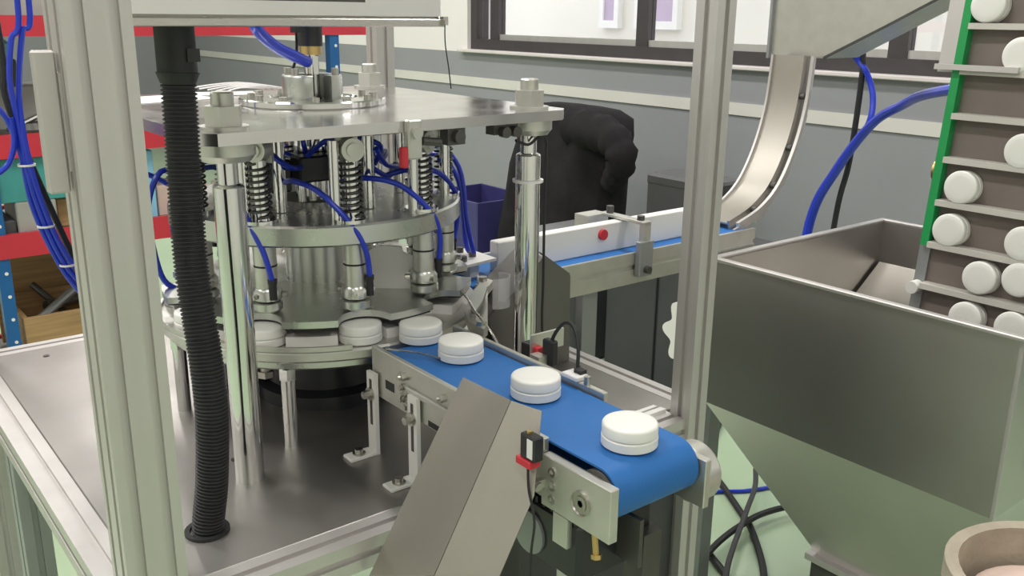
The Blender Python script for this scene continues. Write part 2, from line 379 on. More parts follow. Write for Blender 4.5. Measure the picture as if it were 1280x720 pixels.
# ring, drum, star wheels, base ring
rg = build('carousel_ring', MB().lathe([(.06, 1.098), (.228, 1.098), (.231, 1.101), (.231, 1.126), (.228, 1.129), (.06, 1.129)], (CX, CY, 0), 72), 'ring', ct)
dr = build('drum', MB().lathe([(0, .985), (.056, .985), (.056, 1.098), (0, 1.098)], (CX, CY, 0), 40), 'ring', ct)
for a in (-118, -60, 150):
    q = Vector((math.cos(rad(a)), math.sin(rad(a)), 0)); build('set_screw', MB().cyl(Vector((CX, CY, 1.06))+q*.0555, Vector((CX, CY, 1.06))+q*.0565, .004, n=10), 'black', dr)
NS = 10; A0 = -103; STN = [A0+k*360/NS for k in range(NS)]
def star(R, pr, rc, n=360):
    pts = []
    for i in range(n):
        a = 360*i/n; d = min(abs((a-s+180) % 360-180) for s in STN); dr_ = rad(d); r = R
        disc = rc*rc-(pr*math.sin(dr_))**2
        if disc > 0 and dr_ < 1: r = min(R, pr*math.cos(dr_)-math.sqrt(disc))
        pts.append((CX+r*math.cos(rad(a)), CY+r*math.sin(rad(a))))
    return pts
su = build('star_wheel', MB().prism(star(.250, .250, .0375), .986, .996), 'ring', ct)
build('rubber_edge', MB().prism(star(.2485, .250, .0395), .983, .986), 'black', su)
build('lower_star_wheel', MB().prism(star(.236, .222, .0335), .954, .969), 'white_flat', ct)
br = build('base_ring', MB().lathe([(.10, .936), (.255, .936), (.26, .94), (.26, .951), (.257, .954), (.10, .954)], (CX, CY, 0), 72), 'machined', ct)
build('guide_lip', MB().lathe([(.2555, .954), (.26, .954), (.26, .961), (.2555, .961)], (CX, CY, 0), 48, a0=rad(130), a1=rad(252)), 'machined', br)
build('lower_flange', MB().lathe([(.08, .922), (.245, .922), (.248, .925), (.248, .936), (.08, .936)], (CX, CY, 0), 64), 'ring', ct)
for a in (-118, -140, -170):
    x, y = CX+.25*math.cos(rad(a)), CY+.25*math.sin(rad(a))
    build('screw', MB().cyl((x, y, .954), (x, y, .957), .0045, n=10), 'dark_metal', br)
for a in (-130, -58, 30, 100, 170):
    x, y = CX+.235*math.cos(rad(a)), CY+.235*math.sin(rad(a))
    build('standoff_rod', MB().cyl((x, y, T), (x, y, .922), .0105, n=20).cyl((x, y, .905), (x, y, .922), .013, n=6), 'chrome', ct)
mo = build('index_motor', MB().lathe([(0, T+.0), (.115, T), (.115, T+.022), (.10, T+.03), (.10, .922), (0, .922)], (CX, CY, 0), 40), 'black_gloss', ct)
build('gearbox', box1(CX-.15, CX+.02, CY+.06, CY+.16, T, .91, c=.006), 'black_gloss', mo)
for a in (-150, -82):
    x, y = CX+.165*math.cos(rad(a)), CY+.165*math.sin(rad(a)); build('hanger_bolt', MB().cyl((x, y, .885), (x, y, .922), .008, n=12).cyl((x, y, .875), (x, y, .885), .013, n=6), 'bolt', mo)
# one spindle at the origin of the turret, turned to each station
def spindle_parts():
    R = .205
    def at(r, t, z): return Vector((CX+r, CY+t, z))
    rod = MB().cyl(at(R, 0, 1.0), at(R, 0, 1.245), .008, n=14).cyl(at(R, -.024, 1.129), at(R, -.024, 1.245), .0085, n=14).cyl(at(R, -.004, 1.129), at(R, -.004, 1.134), .026, n=24)
    spr = [at(R+.0145*math.cos(t), .0145*math.sin(t), 1.137+.076*t/(2*PI*9)) for t in [2*PI*9*i/162 for i in range(163)]]
    coil = MB().tube(spr, .0018, 6, 0)
    sleeve = MB().cyl(at(R, 0, 1.134), at(R, 0, 1.217), .0105, n=16)
    rol = MB().cyl(at(R-.012, 0, 1.232), at(R+.014, 0, 1.232), .0165, n=24).cyl(at(R+.014, 0, 1.232), at(R+.018, 0, 1.232), .010, n=16).bx(CX+R-.02, CX+R-.012, CY-.017, CY+.014, 1.212, 1.25)
    cyl_ = MB().lathe([(0, 1.098), (.0165, 1.098), (.0165, 1.068), (.0158, 1.0675), (.0158, 1.0655), (.0165, 1.065), (.0165, 1.034), (0, 1.034)], at(R, 0, 0), 24)
    groove = MB().lathe([(.0155, 1.0652), (.0168, 1.0652), (.0168, 1.0676), (.0155, 1.0676)], at(R, 0, 0), 24)
    fl_ = MB().lathe([(0, 1.016), (.020, 1.016), (.0215, 1.018), (.0215, 1.029), (.018, 1.034), (0, 1.034)], at(R, 0, 0), 24)
    cs = [MB().cyl(at(R+.022*math.cos(rad(a)), .022*math.sin(rad(a)), 1.0235), at(R+.0295*math.cos(rad(a)), .0295*math.sin(rad(a)), 1.0235), .0042, n=8) for a in (-20, -140, 100)]
    chuck = MB().lathe([(0, .999), (.019, .999), (.022, 1.002), (.022, 1.012), (.015, 1.016), (0, 1.016)], at(R, 0, 0), 24)
    fit = MB().cyl(at(R+.016, .017, 1.02), at(R+.016, .017, 1.044), .0055, n=12).cyl(at(R+.016, .017, 1.044), at(R+.016, .017, 1.05), .0066, n=12)
    return rod, coil, sleeve, rol, cyl_, groove, fl_, cs, chuck, fit
sp = spindle_parts()
nm = ['spindle', 'spring', 'spring_sleeve', 'cam_roller', 'cylinder', 'seal_band', 'clamp_flange', 'clamp_screw', 'chuck', 'hose_fitting']
mm = ['chrome', 'dark_metal', 'chrome', 'machined', 'machined', 'black', 'ring', 'bolt', 'ring', 'black']
sroot = build(nm[0], sp[0], mm[0], ct)
skids = [build(nm[i], b_, mm[i], sroot) for i in range(1, 10) for b_ in (sp[i] if isinstance(sp[i], list) else [sp[i]])]
# air tube from the valve block over the ring to the fitting beside the chuck
tb_pts = [(.105, -.075, 1.172), (.15, -.07, 1.182), (.195, -.045, 1.172), (.225, -.01, 1.13), (.2285, .01, 1.09), (.222, .017, 1.048)]
tube0 = build('air_tube', MB().tube([(CX+a, CY+b, c) for a, b, c in tb_pts], .0042, 10, 8), 'blue_tube', sroot)
skids.append(tube0)
for k, a in enumerate(STN):
    r = sroot if k == 0 else sroot.copy()
    if k:
        COL.objects.link(r); r.parent = ct
        for ch in skids:
            c2 = ch.copy(); COL.objects.link(c2); c2.parent = r
    r.rotation_euler = (0, 0, rad(a))
# extra tubes looping over the inner ring
for pts in ([(-.05, -.06, 1.2), (-.02, -.1, 1.235), (.04, -.13, 1.225), (.05, -.10, 1.19)], [(.03, -.14, 1.22), (.06, -.12, 1.19), (.12, -.08, 1.18), (.19, -.02, 1.185)],
            [(.02, -.13, 1.195), (.06, -.12, 1.172), (.1, -.07, 1.172), (.16, .0, 1.19)], [(-.09, -.03, 1.2), (-.12, -.06, 1.225), (-.1, -.11, 1.2), (-.06, -.07, 1.19)],
            [(-.04, -.05, 1.205), (-.05, -.06, 1.23), (-.045, -.05, 1.262)], [(.0, -.05, 1.205), (.005, -.06, 1.23), (.0, -.05, 1.262)]):
    build('air_tube', MB().tube([(CX+a, CY+b, c) for a, b, c in pts], .0042, 8, 8), 'blue_tube', ct)
# pressure sensor block with a red cap on the plate edge
sb = build('sensor_block', MB().bx(.395, .417, .128, .14, 1.226, 1.279, c=.002).cyl((.406, .128, 1.262), (.406, .121, 1.262), .008, n=16), 'machined', ct)
build('red_cap', box1(.386, .396, .129, .141, 1.215, 1.243, c=.002), 'red_part', sb)
build('cam_follower', MB().bx(.47, .5, .145, .165, 1.238, 1.262).cyl((.485, .145, 1.25), (.485, .135, 1.25), .009, n=14).cyl((.43, .15, 1.247), (.46, .15, 1.243), .006, n=10), 'dark_metal', ct)
build('cam_follower', MB().bx(.555, .6, .15, .17, 1.246, 1.262).cyl((.57, .15, 1.25), (.57, .138, 1.25), .008, n=14).cyl((.59, .15, 1.25), (.59, .138, 1.25), .008, n=14), 'dark_metal', ct)
# round-topped white guide plate standing behind the spindles
gx, gy = .462, .298
oul = [(-.042, .996), (.042, .996), (.046, 1.03), (.036, 1.05), (.022, 1.055), (.02, 1.064), (-.014, 1.066), (-.03, 1.058), (-.042, 1.045)]
gpl = build('guide_plate', MB().sheet([(gx+a*.78, gy-a*.62, z) for a, z in oul], .005), 'white_flat', ct)
for a, z in ((-.034, 1.03), (.034, 1.022), (-.036, 1.01)):
    x, y = gx+a*.78, gy-a*.62; build('bolt', MB().cyl((x, y, z), (x-.014*.62, y-.014*.78, z), .005, n=10), 'bolt', gpl)

# ------------------------------------------------------------------ exit guide plates at the discharge
ex = thing('exit_guide', 'flat steel guide plate with bolts and a springy wire where caps leave the turret', 'guide plate', (.56, .2, .955))
build('plate', MB().prism([(.500, .10), (.515, .11), (.635, .27), (.67, .30), (.668, .345), (.64, .30), (.53, .19), (.505, .145)], .958, .972), 'machined', ex)
build('upper_plate', MB().prism([(.507, .13), (.55, .17), (.61, .235), (.598, .245), (.54, .196)], .984, .99), 'ring', ex)
for x, y in ((.525, .155), (.509, .118), (.62, .265), (.655, .31)): build('bolt', MB().cyl((x, y, .972), (x, y, .979), .008, n=6), 'bolt', ex)
for x, y in ((.535, .17), (.595, .232)): build('spacer', MB().cyl((x, y, .972), (x, y, .984), .006, n=10), 'bolt', ex)
build('spring_wire', MB().tube([(.56, .24, .985), (.53, .18, .992), (.505, .125, .99), (.50, .085, .975), (.503, .06, .95)], .0018, 6), 'steel', ex)
build('clear_shield', MB().lathe([(.022, .96), (.024, .96), (.024, 1.01), (.022, 1.01)], (.61, .215, 0), 20, a0=rad(-140), a1=rad(40)), 'clear', ex)

# ------------------------------------------------------------------ caps
def cap_proto():
    r = thing('bottle_cap', 'white', 'cap', (0, 0, 0))
    H = .027
    build('lid', MB().lathe([(0, .0125), (.0295, .0125), (.0315, .0135), (.0315, .0238), (.0305, .0256), (.0285, .0266), (.02, H), (0, H)], (0, 0, 0), 40), 'white', r)
    build('tamper_band', MB().lathe([(0, 0), (.031, 0), (.032, .001), (.032, .0105), (.031, .0115), (.0295, .0125), (0, .0125)], (0, 0, 0), 40), 'white', r)
    return r
CAPZ = .9565
belt_caps = [((.428, .158, CAPZ), 'white round cap just leaving the turret onto the blue belt, farthest back on it'),
             ((.432, .062, CAPZ), 'white round cap second from the turret on the blue belt'),
             ((.430, -.103, CAPZ), 'white round cap on the blue belt beside the top of the folded steel guard'),
             ((.425, -.273, CAPZ), 'white round cap nearest the front end of the blue belt')]
cap0 = cap_proto()
for i, (l, lab) in enumerate(belt_caps):
    if i == 0: cap0.location = l; cap0['label'] = lab; cap0['group'] = 'caps on the blue belt'
    else: dup(cap0, l, lab, (0, 0, i*.7))
for a, lab in ((A0, 'white cap held in the turret pocket right beside the start of the blue belt'), (A0-36, 'white cap held in the turret pocket just right of the front chrome post'),
               (A0-72, 'white cap in the turret pocket behind the black corrugated hose'), (A0-108, 'white cap in the turret pocket left of the black corrugated hose')):
    dup(cap0, (CX+.222*math.cos(rad(a)), CY+.222*math.sin(rad(a)), .955), lab, (0, 0, a), 'caps in the turret pockets')

# ------------------------------------------------------------------ front belt conveyor
bc = thing('belt_conveyor', 'short blue belt conveyor carrying white caps away from the turret', 'conveyor', (.42, -.08, T))
def belt_loop(x0, x1, ya, yb, zt, r, t=.0025):
    pts = []
    zc = zt-r
    for i in range(17): a = PI/2-PI*i/16; pts.append((yb+r*math.cos(a), zc+r*math.sin(a)))
    for i in range(17): a = -PI/2-PI*i/16; pts.append((ya+r*math.cos(a), zc+r*math.sin(a)))
    inner = [( (y-yb)*(1-t/r)+yb if y > yb else ((y-ya)*(1-t/r)+ya if y < ya else y), (z-zc)*(1-t/r)+zc) for y, z in pts]
    n = len(pts); m = MB()
    vs = [(x0, y, z) for y, z in pts]+[(x1, y, z) for y, z in pts]+[(x0, y, z) for y, z in inner]+[(x1, y, z) for y, z in inner]
    fs = []
    for k in range(n):
        j = (k+1) % n
        fs += [(k, j, n+j, n+k), (2*n+k, 3*n+k, 3*n+j, 2*n+j), (k, 2*n+k, 2*n+j, j), (n+k, n+j, 3*n+j, 3*n+k)]
    return m.add(vs, fs)
build('belt', belt_loop(.3595, .4855, -.294, .138, .955, .031), 'belt', bc)
build('roller', MB().cyl((.357, -.294, .924), (.489, -.294, .924), .0275, n=28), 'dark_metal', bc)
build('roller', MB().cyl((.357, .138, .924), (.489, .138, .924), .0275, n=28), 'dark_metal', bc)
lp = build('side_plate', MB().bx(.349, .357, -.215, .165, .888, .961, c=.001), 'machined', bc)
for q_ in ((.105, .128, .908, .921), (-.02, .02, .89, .898), (-.2, -.182, .925, .94), (-.2, -.182, .9, .912)): build('slot', MB().bx(.3485, .3492, *q_), 'black', lp)
build('rail_strip', MB().bx(.344, .349, -.16, .07, .923, .931, c=.001), 'alu', lp)
for y, z in ((.082, .942), (.082, .925), (.082, .908), (.07, .9)): build('screw', MB().cyl((.349, y, z), (.345, y, z), .006, n=16).cyl((.345, y, z), (.342, y, z), .004, n=6), 'bolt', lp)
for y, z in ((.072, .944), (.068, .921), (-.02, .944)): build('bolt', MB().cyl((.349, y, z), (.339, y, z), .0055, n=6).cyl((.339, y, z), (.334, y, z), .0035, n=10), 'bolt', lp)
le = build('end_plate', MB().bx(.345, .3575, -.327, -.2165, .882, .945, c=.001), 'machined', bc)
for z in (.929, .912, .895): build('screw', MB().lathe([(.003, 0), (.006, 0), (.006, .0015), (.003, .0015)], (.345, -.235, z), 16, q=Matrix.Rotation(-PI/2, 3, 'Y')), 'steel', le)
build('bearing', MB().lathe([(0, .0), (.004, .0), (.004, .002), (.0085, .002), (.009, .0005), (.0125, .0005), (.0135, .003), (.0145, .003), (.0145, -.002), (0, -.002)], (.345, -.283, .912), 24, q=Matrix.Rotation(-PI/2, 3, 'Y')), 'bolt', le)
rp = build('side_plate', MB().bx(.489, .497, -.165, .165, .9, .963, c=.001), 'machined', bc)
build('screw', MB().cyl((.493, -.13, .963), (.493, -.13, .974), .0045, n=8), 'bolt', rp)
re_ = build('end_plate', MB().bx(.488, .4975, -.333, -.166, .878, .938, c=.001), 'machined', bc)
build('pulley', MB().lathe([(0, 0), (.033, 0), (.036, .003), (.036, .022), (.033, .026), (.012, .026), (.012, .024), (0, .024)], (.504, -.29, .9), 36, q=Matrix.Rotation(PI/2, 3, 'Y')), 'machined', bc)
build('pulley_hub', MB().cyl((.498, -.29, .9), (.504, -.29, .9), .02, n=20), 'dark_metal', bc)
for y in (.155, .046):
    b = build('bracket', MB().prism([(y-.011, T), (y+.011, T), (y+.011, .925), (y-.011, .925)], .340, .346, 'x').bx(.298, .340, y-.012, y+.012, T, T+.005, c=.001), 'white_flat', bc)
    build('slot', MB().bx(.3394, .3401, y-.003, y+.003, .845, .915), 'dark_metal', b)
    build('bolt', MB().lathe([(0, T+.005), (.0095, T+.005), (.0095, T+.007), (.006, T+.007), (.006, T+.013), (0, T+.013)], (.317, y, 0), 16), 'bolt', b)
    build('bolt', MB().cyl((.340, y, .893), (.336, y, .893), .0095, n=16).cyl((.336, y, .893), (.327, y, .893), .006, n=6), 'bolt', b)
# gear motor slung under the belt
gm = build('gear_motor', MB().bx(.352, .47, -.275, -.155, .80, .876, c=.006).cyl((.41, -.1, .83), (.41, -.155, .83), .036, n=24), 'black_gloss', bc)
build('motor_cover', MB().cyl((.352, -.19, .832), (.3485, -.19, .832), .027, n=28), 'alu_dark', gm)
for k in range(7): build('cooling_fin', MB().bx(.35, .47, -.27+k*.013, -.266+k*.013, .876, .884), 'black_gloss', gm)
build('mount_plate', MB().bx(.345, .352, -.262, -.238, .845, .882), 'machined', bc)
build('tension_screw', MB().cyl((.355, -.295, .878), (.352, -.302, .852), .0035, n=8).cyl((.352, -.302, .857), (.3515, -.303, .852), .006, n=6), 'brass', bc)
build('motor_bracket', MB().bx(.41, .416, -.31, -.27, .82, .88), 'dark_metal', bc)
build('drop_leg', MB().bx(.36, .385, -.255, -.23, .45, .80), 'alu', bc)
build('drop_leg', MB().bx(.44, .47, -.29, -.26, .45, .84), 'dark_metal', bc)
# wire guide over the belt
tag(build('guide_wire', MB().tube([(.352, .13, .966), (.385, .095, .962), (.408, .052, .958)], .0016, 6, 3), 'steel'), 'thin bright rod lying across the start of the blue belt', 'rod')
# photo eye on the folded guard
pe = thing('photo_sensor', 'small black photo sensor with a red base in front of the folded guard', 'sensor', (.319, -.226, .942))
build('housing', box1(.313, .3265, -.241, -.216, .951, .980, c=.0015), 'black_gloss', pe)
build('label_plate', box1(.3122, .313, -.238, -.229, .955, .977), 'paper', pe)
build('base', box1(.311, .3265, -.236, -.211, .942, .951, c=.001), 'red_part', pe)
build('indicator', MB().cyl((.319, -.225, .98), (.319, -.225, .983), .003, n=10), 'brass', pe)
tag(build('sensor_cable', MB().tube([(.318, -.225, .942), (.317, -.228, .915), (.316, -.24, .88), (.312, -.24, .84), (.318, -.232, .76)], .0016, 6), 'black'), 'thin black cable hanging from the sensor on the folded guard', 'cable')
p2 = thing('photo_sensor', 'black and red photo sensor on a small steel bracket behind the blue belt', 'sensor', (.52, .03, .94))
build('bracket', MB().bx(.515, .575, .008, .012, .958, .985).bx(.53, .545, .0, .008, .80, .958).bx(.505, .52, -.02, .0, .92, .963), 'machined', p2)
build('housing', MB().bx(.518, .545, .012, .035, .944, .968, c=.001), 'black_gloss', p2)
build('red_lens', MB().bx(.518, .53, -.001, .012, .95, .968, c=.001), 'red_part', p2)
build('plug', MB().bx(.52, .532, -.03, -.008, .948, .985, c=.002), 'black', p2)
build('cable_loop', MB().tube([(.526, -.02, .98), (.53, -.028, 1.0), (.527, -.05, 1.018), (.52, -.075, 1.016), (.513, -.09, .995), (.509, -.094, .97), (.506, -.098, .955)], .0026, 8), 'black', p2)
p3 = thing('cable_gland_block', 'small white block on the belt edge plate where a looping black cable ends', 'connector', (.493, -.105, .963))
build('block', box1(.486, .507, -.118, -.088, .963, .969, c=.001), 'paper', p3)
build('cable_clip', box1(.497, .508, -.113, -.1, .969, .974), 'black', p3)
# folded guard in front of the conveyor
fg = thing('folded_guard', 'large folded stainless reject chute leaning in front of the blue belt', 'guard', (.22, -.09, .6))
GA, GB, GC, GD, GE, GF, GG = (.343, -.07, .989), (.334, -.175, .997), (.352, -.207, .991), (.322, -.232, .9065), (.276, -.23, .8225), (.23, -.171, .81), (.214, -.052, .7535)
build('slope', MB().sheet([GA, GB, GF, GG], -.002), 'guard_steel', fg)
build('side_wall', MB().sheet([GB, GC, GD, GE, GF], -.002), 'guard_steel', fg)
build('mount_arm', MB().bx(.318, .345, -.222, -.214, .905, .915).cyl((.335, -.222, .91), (.335, -.226, .91), .005, n=6), 'machined', fg)

# rear guard between turret and feed conveyor
rgd = thing('rear_guard', 'dark folded steel chute standing behind the right chrome post', 'guard', (.7, .2, T))
Q_ = .25
sp_ = [(.621, .928), (.681, .963), (.742, 1.015), (.805, .97), (.808, .806), (.655, .806)]
build('side_wall', MB().prism(sp_, Q_, Q_+.003, 'y'), 'guard_dark', rgd)
build('slope', MB().sheet([(.621, Q_+.003, .928), (.681, Q_+.003, .963), (.742, Q_+.003, 1.015), (.758, .335, 1.02), (.70, .335, .98), (.64, .335, .938)], .003), 'guard_dark', rgd)
build('slope', MB().sheet([(.742, Q_+.003, 1.015), (.805, Q_+.003, .97), (.82, .335, .975), (.758, .335, 1.02)], .003), 'guard_dark', rgd)
build('back_wall', MB().prism([(.64, .935), (.70, .978), (.758, 1.018), (.82, .973), (.82, .806), (.66, .806)], .335, .338, 'y'), 'guard_dark', rgd)
build('foot_flange', box1(.66, .81, .22, .338, T, T+.006), 'guard_dark', rgd)
# ------------------------------------------------------------------ feed conveyor
fc = thing('feed_conveyor', 'long straight feed conveyor with pale side wall running to the turret from the right', 'conveyor', (1.05, .42, 0))
build('belt', box1(.672, 1.46, .367, .493, .935, .946, c=.002), 'belt', fc)
sr = build('side_rail', MB().prism([(.353, .885), (.361, .885), (.361, .89), (.366, .89), (.366, .94), (.361, .94), (.361, .95), (.353, .95), (.353, .925), (.357, .925), (.357, .915), (.353, .915)], .675, 1.47, 'x'), 'machined', fc)
build('side_rail', box1(.675, 1.47, .494, .502, .885, .96), 'machined', fc)
build('guide_wall', box1(.76, 1.36, .405, .430, .946, 1.006, c=.002), 'white_flat', fc)
build('guide_wall_end', box1(1.28, 1.36, .388, .405, .946, 1.004, c=.002), 'white_flat', fc)
cl = build('clamp', MB().bx(1.075, 1.115, .338, .353, .90, .975, c=.002), 'alu_dark', fc)
build('cross_arm', MB().bx(1.085, 1.105, .34, .47, 1.008, 1.015, c=.001).bx(1.085, 1.105, .34, .353, .975, 1.01).bx(1.04, 1.1, .46, .5, .983, 1.012), 'machined', fc)
build('sensor_eye', MB().cyl((1.03, .405, .985), (1.03, .398, .985), .011, n=16), 'red_part', fc)
for p0, p1 in (((1.095, .36, 1.015), (1.095, .36, 1.024)), ((1.095, .45, 1.015), (1.095, .45, 1.03)), ((1.095, .338, .915), (1.095, .328, .915))): build('clamp_screw', MB().cyl(p0, p1, .008, n=10), 'dark_metal', fc)
build('clamp', MB().bx(1.24, 1.265, .34, .353, .92, .965, c=.002), 'alu_dark', fc)
for x in (.97, 1.4):
    for y in (.38, .48): build('leg', MB().bx(x-.02, x+.02, y-.01, y+.01, 0, .935), 'alu_dark', fc)
build('end_bracket', MB().prism([(.67, .385), (.75, .395), (.75, .49), (.70, .50), (.67, .47)], .975, .98).bx(.70, .72, .41, .45, .946, .975), 'white_flat', fc)
for x, y in ((.685, .41), (.72, .43), (.72, .47)): build('bolt', MB().cyl((x, y, .98), (x, y, .99), .007, n=8), 'dark_metal', fc)

# ------------------------------------------------------------------ hopper
ho = thing('hopper', 'large open stainless hopper with a tapered bottom at the right', 'hopper', (1.645, 0, 0))
hx0, hx1, hy0, hy1, ZR, ZF, ZB = 1.31, 1.985, -.322, .332, .903, .567, .2
t = .004
build('front_panel', MB().bx(hx0, hx0+t, hy0, hy1, ZF, ZR), 'hopper_steel', ho)
build('back_panel', MB().bx(hx1-t, hx1, hy0, hy1, ZF, ZR), 'hopper_steel', ho)
build('side_panel', MB().bx(hx0+t, hx1-t, hy1-t, hy1, ZF, ZR), 'hopper_steel', ho)
build('side_panel', MB().bx(hx0+t, hx1-t, hy0, hy0+t, ZF, ZR), 'hopper_steel', ho)
rim = MB().bx(hx0-.012, hx0+.004, hy0-.012, hy1+.012, ZR, ZR+.008, c=.002).bx(hx1-.004, hx1+.012, hy0-.012, hy1+.012, ZR, ZR+.008, c=.002).bx(hx0, hx1, hy1-.004, hy1+.012, ZR, ZR+.008, c=.002).bx(hx0, hx1, hy0-.012, hy0+.004, ZR, ZR+.008, c=.002)
build('rim', rim, 'alu', ho)
bx0, bx1, by0, by1 = 1.5, 1.8, -.2, .12
top4 = [(hx0, hy0), (hx1, hy0), (hx1, hy1), (hx0, hy1)]; bot4 = [(bx0, by0), (bx1, by0), (bx1, by1), (bx0, by1)]
for k in range(4):
    j = (k+1) % 4
    build('taper_panel', MB().sheet([(*top4[k], ZF), (*top4[j], ZF), (*bot4[j], ZB), (*bot4[k], ZB)], .003), 'hopper_steel', ho)
build('outlet_frame', MB().bx(bx0-.02, bx1+.02, by0-.02, by0, ZB-.012, ZB+.004).bx(bx0-.02, bx1+.02, by1, by1+.02, ZB-.012, ZB+.004).bx(bx0-.02, bx0, by0, by1, ZB-.012, ZB+.004).bx(bx1, bx1+.02, by0, by1, ZB-.012, ZB+.004), 'alu', ho)
build('base', MB().bx(bx0-.01, bx1+.01, by0-.01, by1+.01, 0, ZB-.012, c=.004), 'dark_metal', ho)
build('inner_slope', MB().sheet([(1.97, .32, .80), (1.97, -.31, .80), (1.66, -.31, .58), (1.66, .32, .58)], .003), 'guard_steel', ho)
build('seam', MB().bx(hx0-.002, hx0+.003, hy0-.002, hy0+.004, ZF, ZR), 'alu', ho)

# ------------------------------------------------------------------ cap elevator
ce = thing('cap_elevator', 'steep cap elevator with pale cleats and a green guide strip rising out of the hopper', 'conveyor', (1.5, -.18, .62))
K = .095
def bp(z, off=0): return 1.49+K*(z-1)+off
EY0, EY1 = -.315, -.055
def slab(z0, z1, y0, y1, o0, o1): 
    return MB().prism([(bp(z0, o0), z0), (bp(z1, o0), z1), (bp(z1, o1), z1), (bp(z0, o1), z0)], y0, y1, 'y')
build('belt', slab(.62, 2.0, EY0, EY1, 0, .012), 'belt_dark', ce)
for k in range(-3, 13):
    z = .912+.0822*k
    build('cleat', slab(z-.006, z+.005, EY0+.002, EY1-.001, -.026, .0), 'cleat', ce)
build('guide_strip', slab(.99, 2.0, EY1, EY1+.016, -.02, .0), 'green', ce)
build('side_frame', slab(.62, 1.02, EY1, EY1+.022, -.006, .08), 'alu_dark', ce)
build('side_frame', slab(1.32, 2.0, EY1+.016, EY1+.045, -.02, .09), 'alu', ce)
build('side_frame', slab(1.02, 1.32, EY1, EY1+.012, .0, .05), 'alu_dark', ce)
build('side_frame', slab(.62, 2.0, EY0-.02, EY0, -.006, .08), 'alu_dark', ce)
build('frame_bracket', slab(1.325, 1.335, EY1-.11, EY1+.045, -.035, -.026), 'alu', ce)
build('idler_cap', MB().cyl((bp(1.13, .02), EY1+.012, 1.13), (bp(1.13, .02), EY1+.03, 1.13), .022, n=20), 'brass', ce)
build('end_bolt', MB().cyl((bp(.905, -.006), EY1+.012, .905), (bp(.905, -.03), EY1+.012, .905), .0125, n=16), 'white', ce)
RE = (0, -PI/2+math.atan(K), 0)
ecaps = [(-.099, 1.109, 'white cap on the elevator against the green strip, third cleat above the hopper rim'),
         (-.092, 1.026, 'white cap on the elevator at the lower end of the green strip'),
         (-.166, .949, 'white cap on the elevator, left one of the pair just below the green strip'),
         (-.237, .961, 'white cap on the elevator, right one of the pair just below the green strip'),
         (-.155, .868, 'white cap on the lowest visible cleat at the hopper rim, left one'),
         (-.241, .871, 'white cap on the lowest visible cleat at the hopper rim, right one'),
         (-.085, 1.44, 'white cap high on the elevator at the top of the picture'),
         (-.196, 1.188, 'white cap on the elevator cut by the right edge, two cleats above the green end'),
         (-.159, 1.354, 'white cap on the elevator cut by the right edge, below the topmost cleat'),
         (-.229, 1.026, 'white cap on the elevator cut by the right edge, level with the green end')]
for y, z, lab in ecaps:
    dup(cap0, (bp(z, -.001), y, z), lab, RE, 'caps riding up the elevator')
# hood and curved chute that feed the straight conveyor
hd = thing('discharge_hood', 'grey sheet metal hood slanting down to the top of the curved cap chute', 'hood', (1.7, .35, 1.3))
build('hood_body', MB().prism([(.52, 1.325), (.36, 1.325), (.22, 1.398), (.10, 1.46), (.0, 1.52), (.0, 1.75), (.52, 1.75)], 1.69, 1.82, 'x'), 'machined', hd)
build('end_flange', MB().bx(1.68, 1.83, .515, .522, 1.32, 1.75), 'alu_dark', hd)
build('hood_edge', MB().sheet([(1.685, .365, 1.322), (1.685, .22, 1.395), (1.685, .10, 1.457), (1.685, .10, 1.463), (1.685, .22, 1.401), (1.685, .365, 1.329)], -.003), 'dark_metal', hd)
cc = thing('curved_chute', 'curved steel cap chute bending down from the hood to the feed conveyor', 'chute', (1.6, .43, .95))
cpts = smooth_path([(1.655, 0, 1.33), (1.645, 0, 1.22), (1.615, 0, 1.12), (1.565, 0, 1.035), (1.50, 0, .985), (1.42, 0, .957)], 6)
def strip(y0, y1, o0, o1, pts=cpts):
    m = MB(); n = len(pts); vs = []
    for i, p in enumerate(pts):
        t_ = (pts[min(i+1, n-1)]-pts[max(0, i-1)]).normalized(); nr = Vector((t_.z, 0, -t_.x))
        for y, o_ in ((y0, o0), (y1, o0), (y1, o1), (y0, o1)): vs.append(Vector((p.x, y, p.z))+nr*o_)
    fs = [(i*4+k, i*4+(k+1) % 4, (i+1)*4+(k+1) % 4, (i+1)*4+k) for i in range(n-1) for k in range(4)]+[(0, 1, 2, 3), tuple(range(4*n-4, 4*n))]
    return m.add(vs, fs)
build('chute_floor', strip(.395, .475, 0, .004), 'guard_steel', cc)
build('chute_wall', strip(.389, .395, -.03, .01), 'guard_steel', cc)
build('chute_wall', strip(.475, .481, -.035, .01), 'alu', cc)
build('guide_rail', strip(.362, .370, .0, .01), 'alu', cc)
build('guide_rail', strip(.376, .382, -.02, -.01), 'alu', cc)
for i0 in (7, 14, 21):
    build('cross_bracket', strip(.389, .49, -.042, -.03, cpts[i0:i0+4]), 'alu', cc)
for i in (5, 12, 18, 24):
    p = cpts[i]; build('bolt', MB().cyl((p.x, .389, p.z), (p.x, .376, p.z), .008, n=10), 'dark_metal', cc)
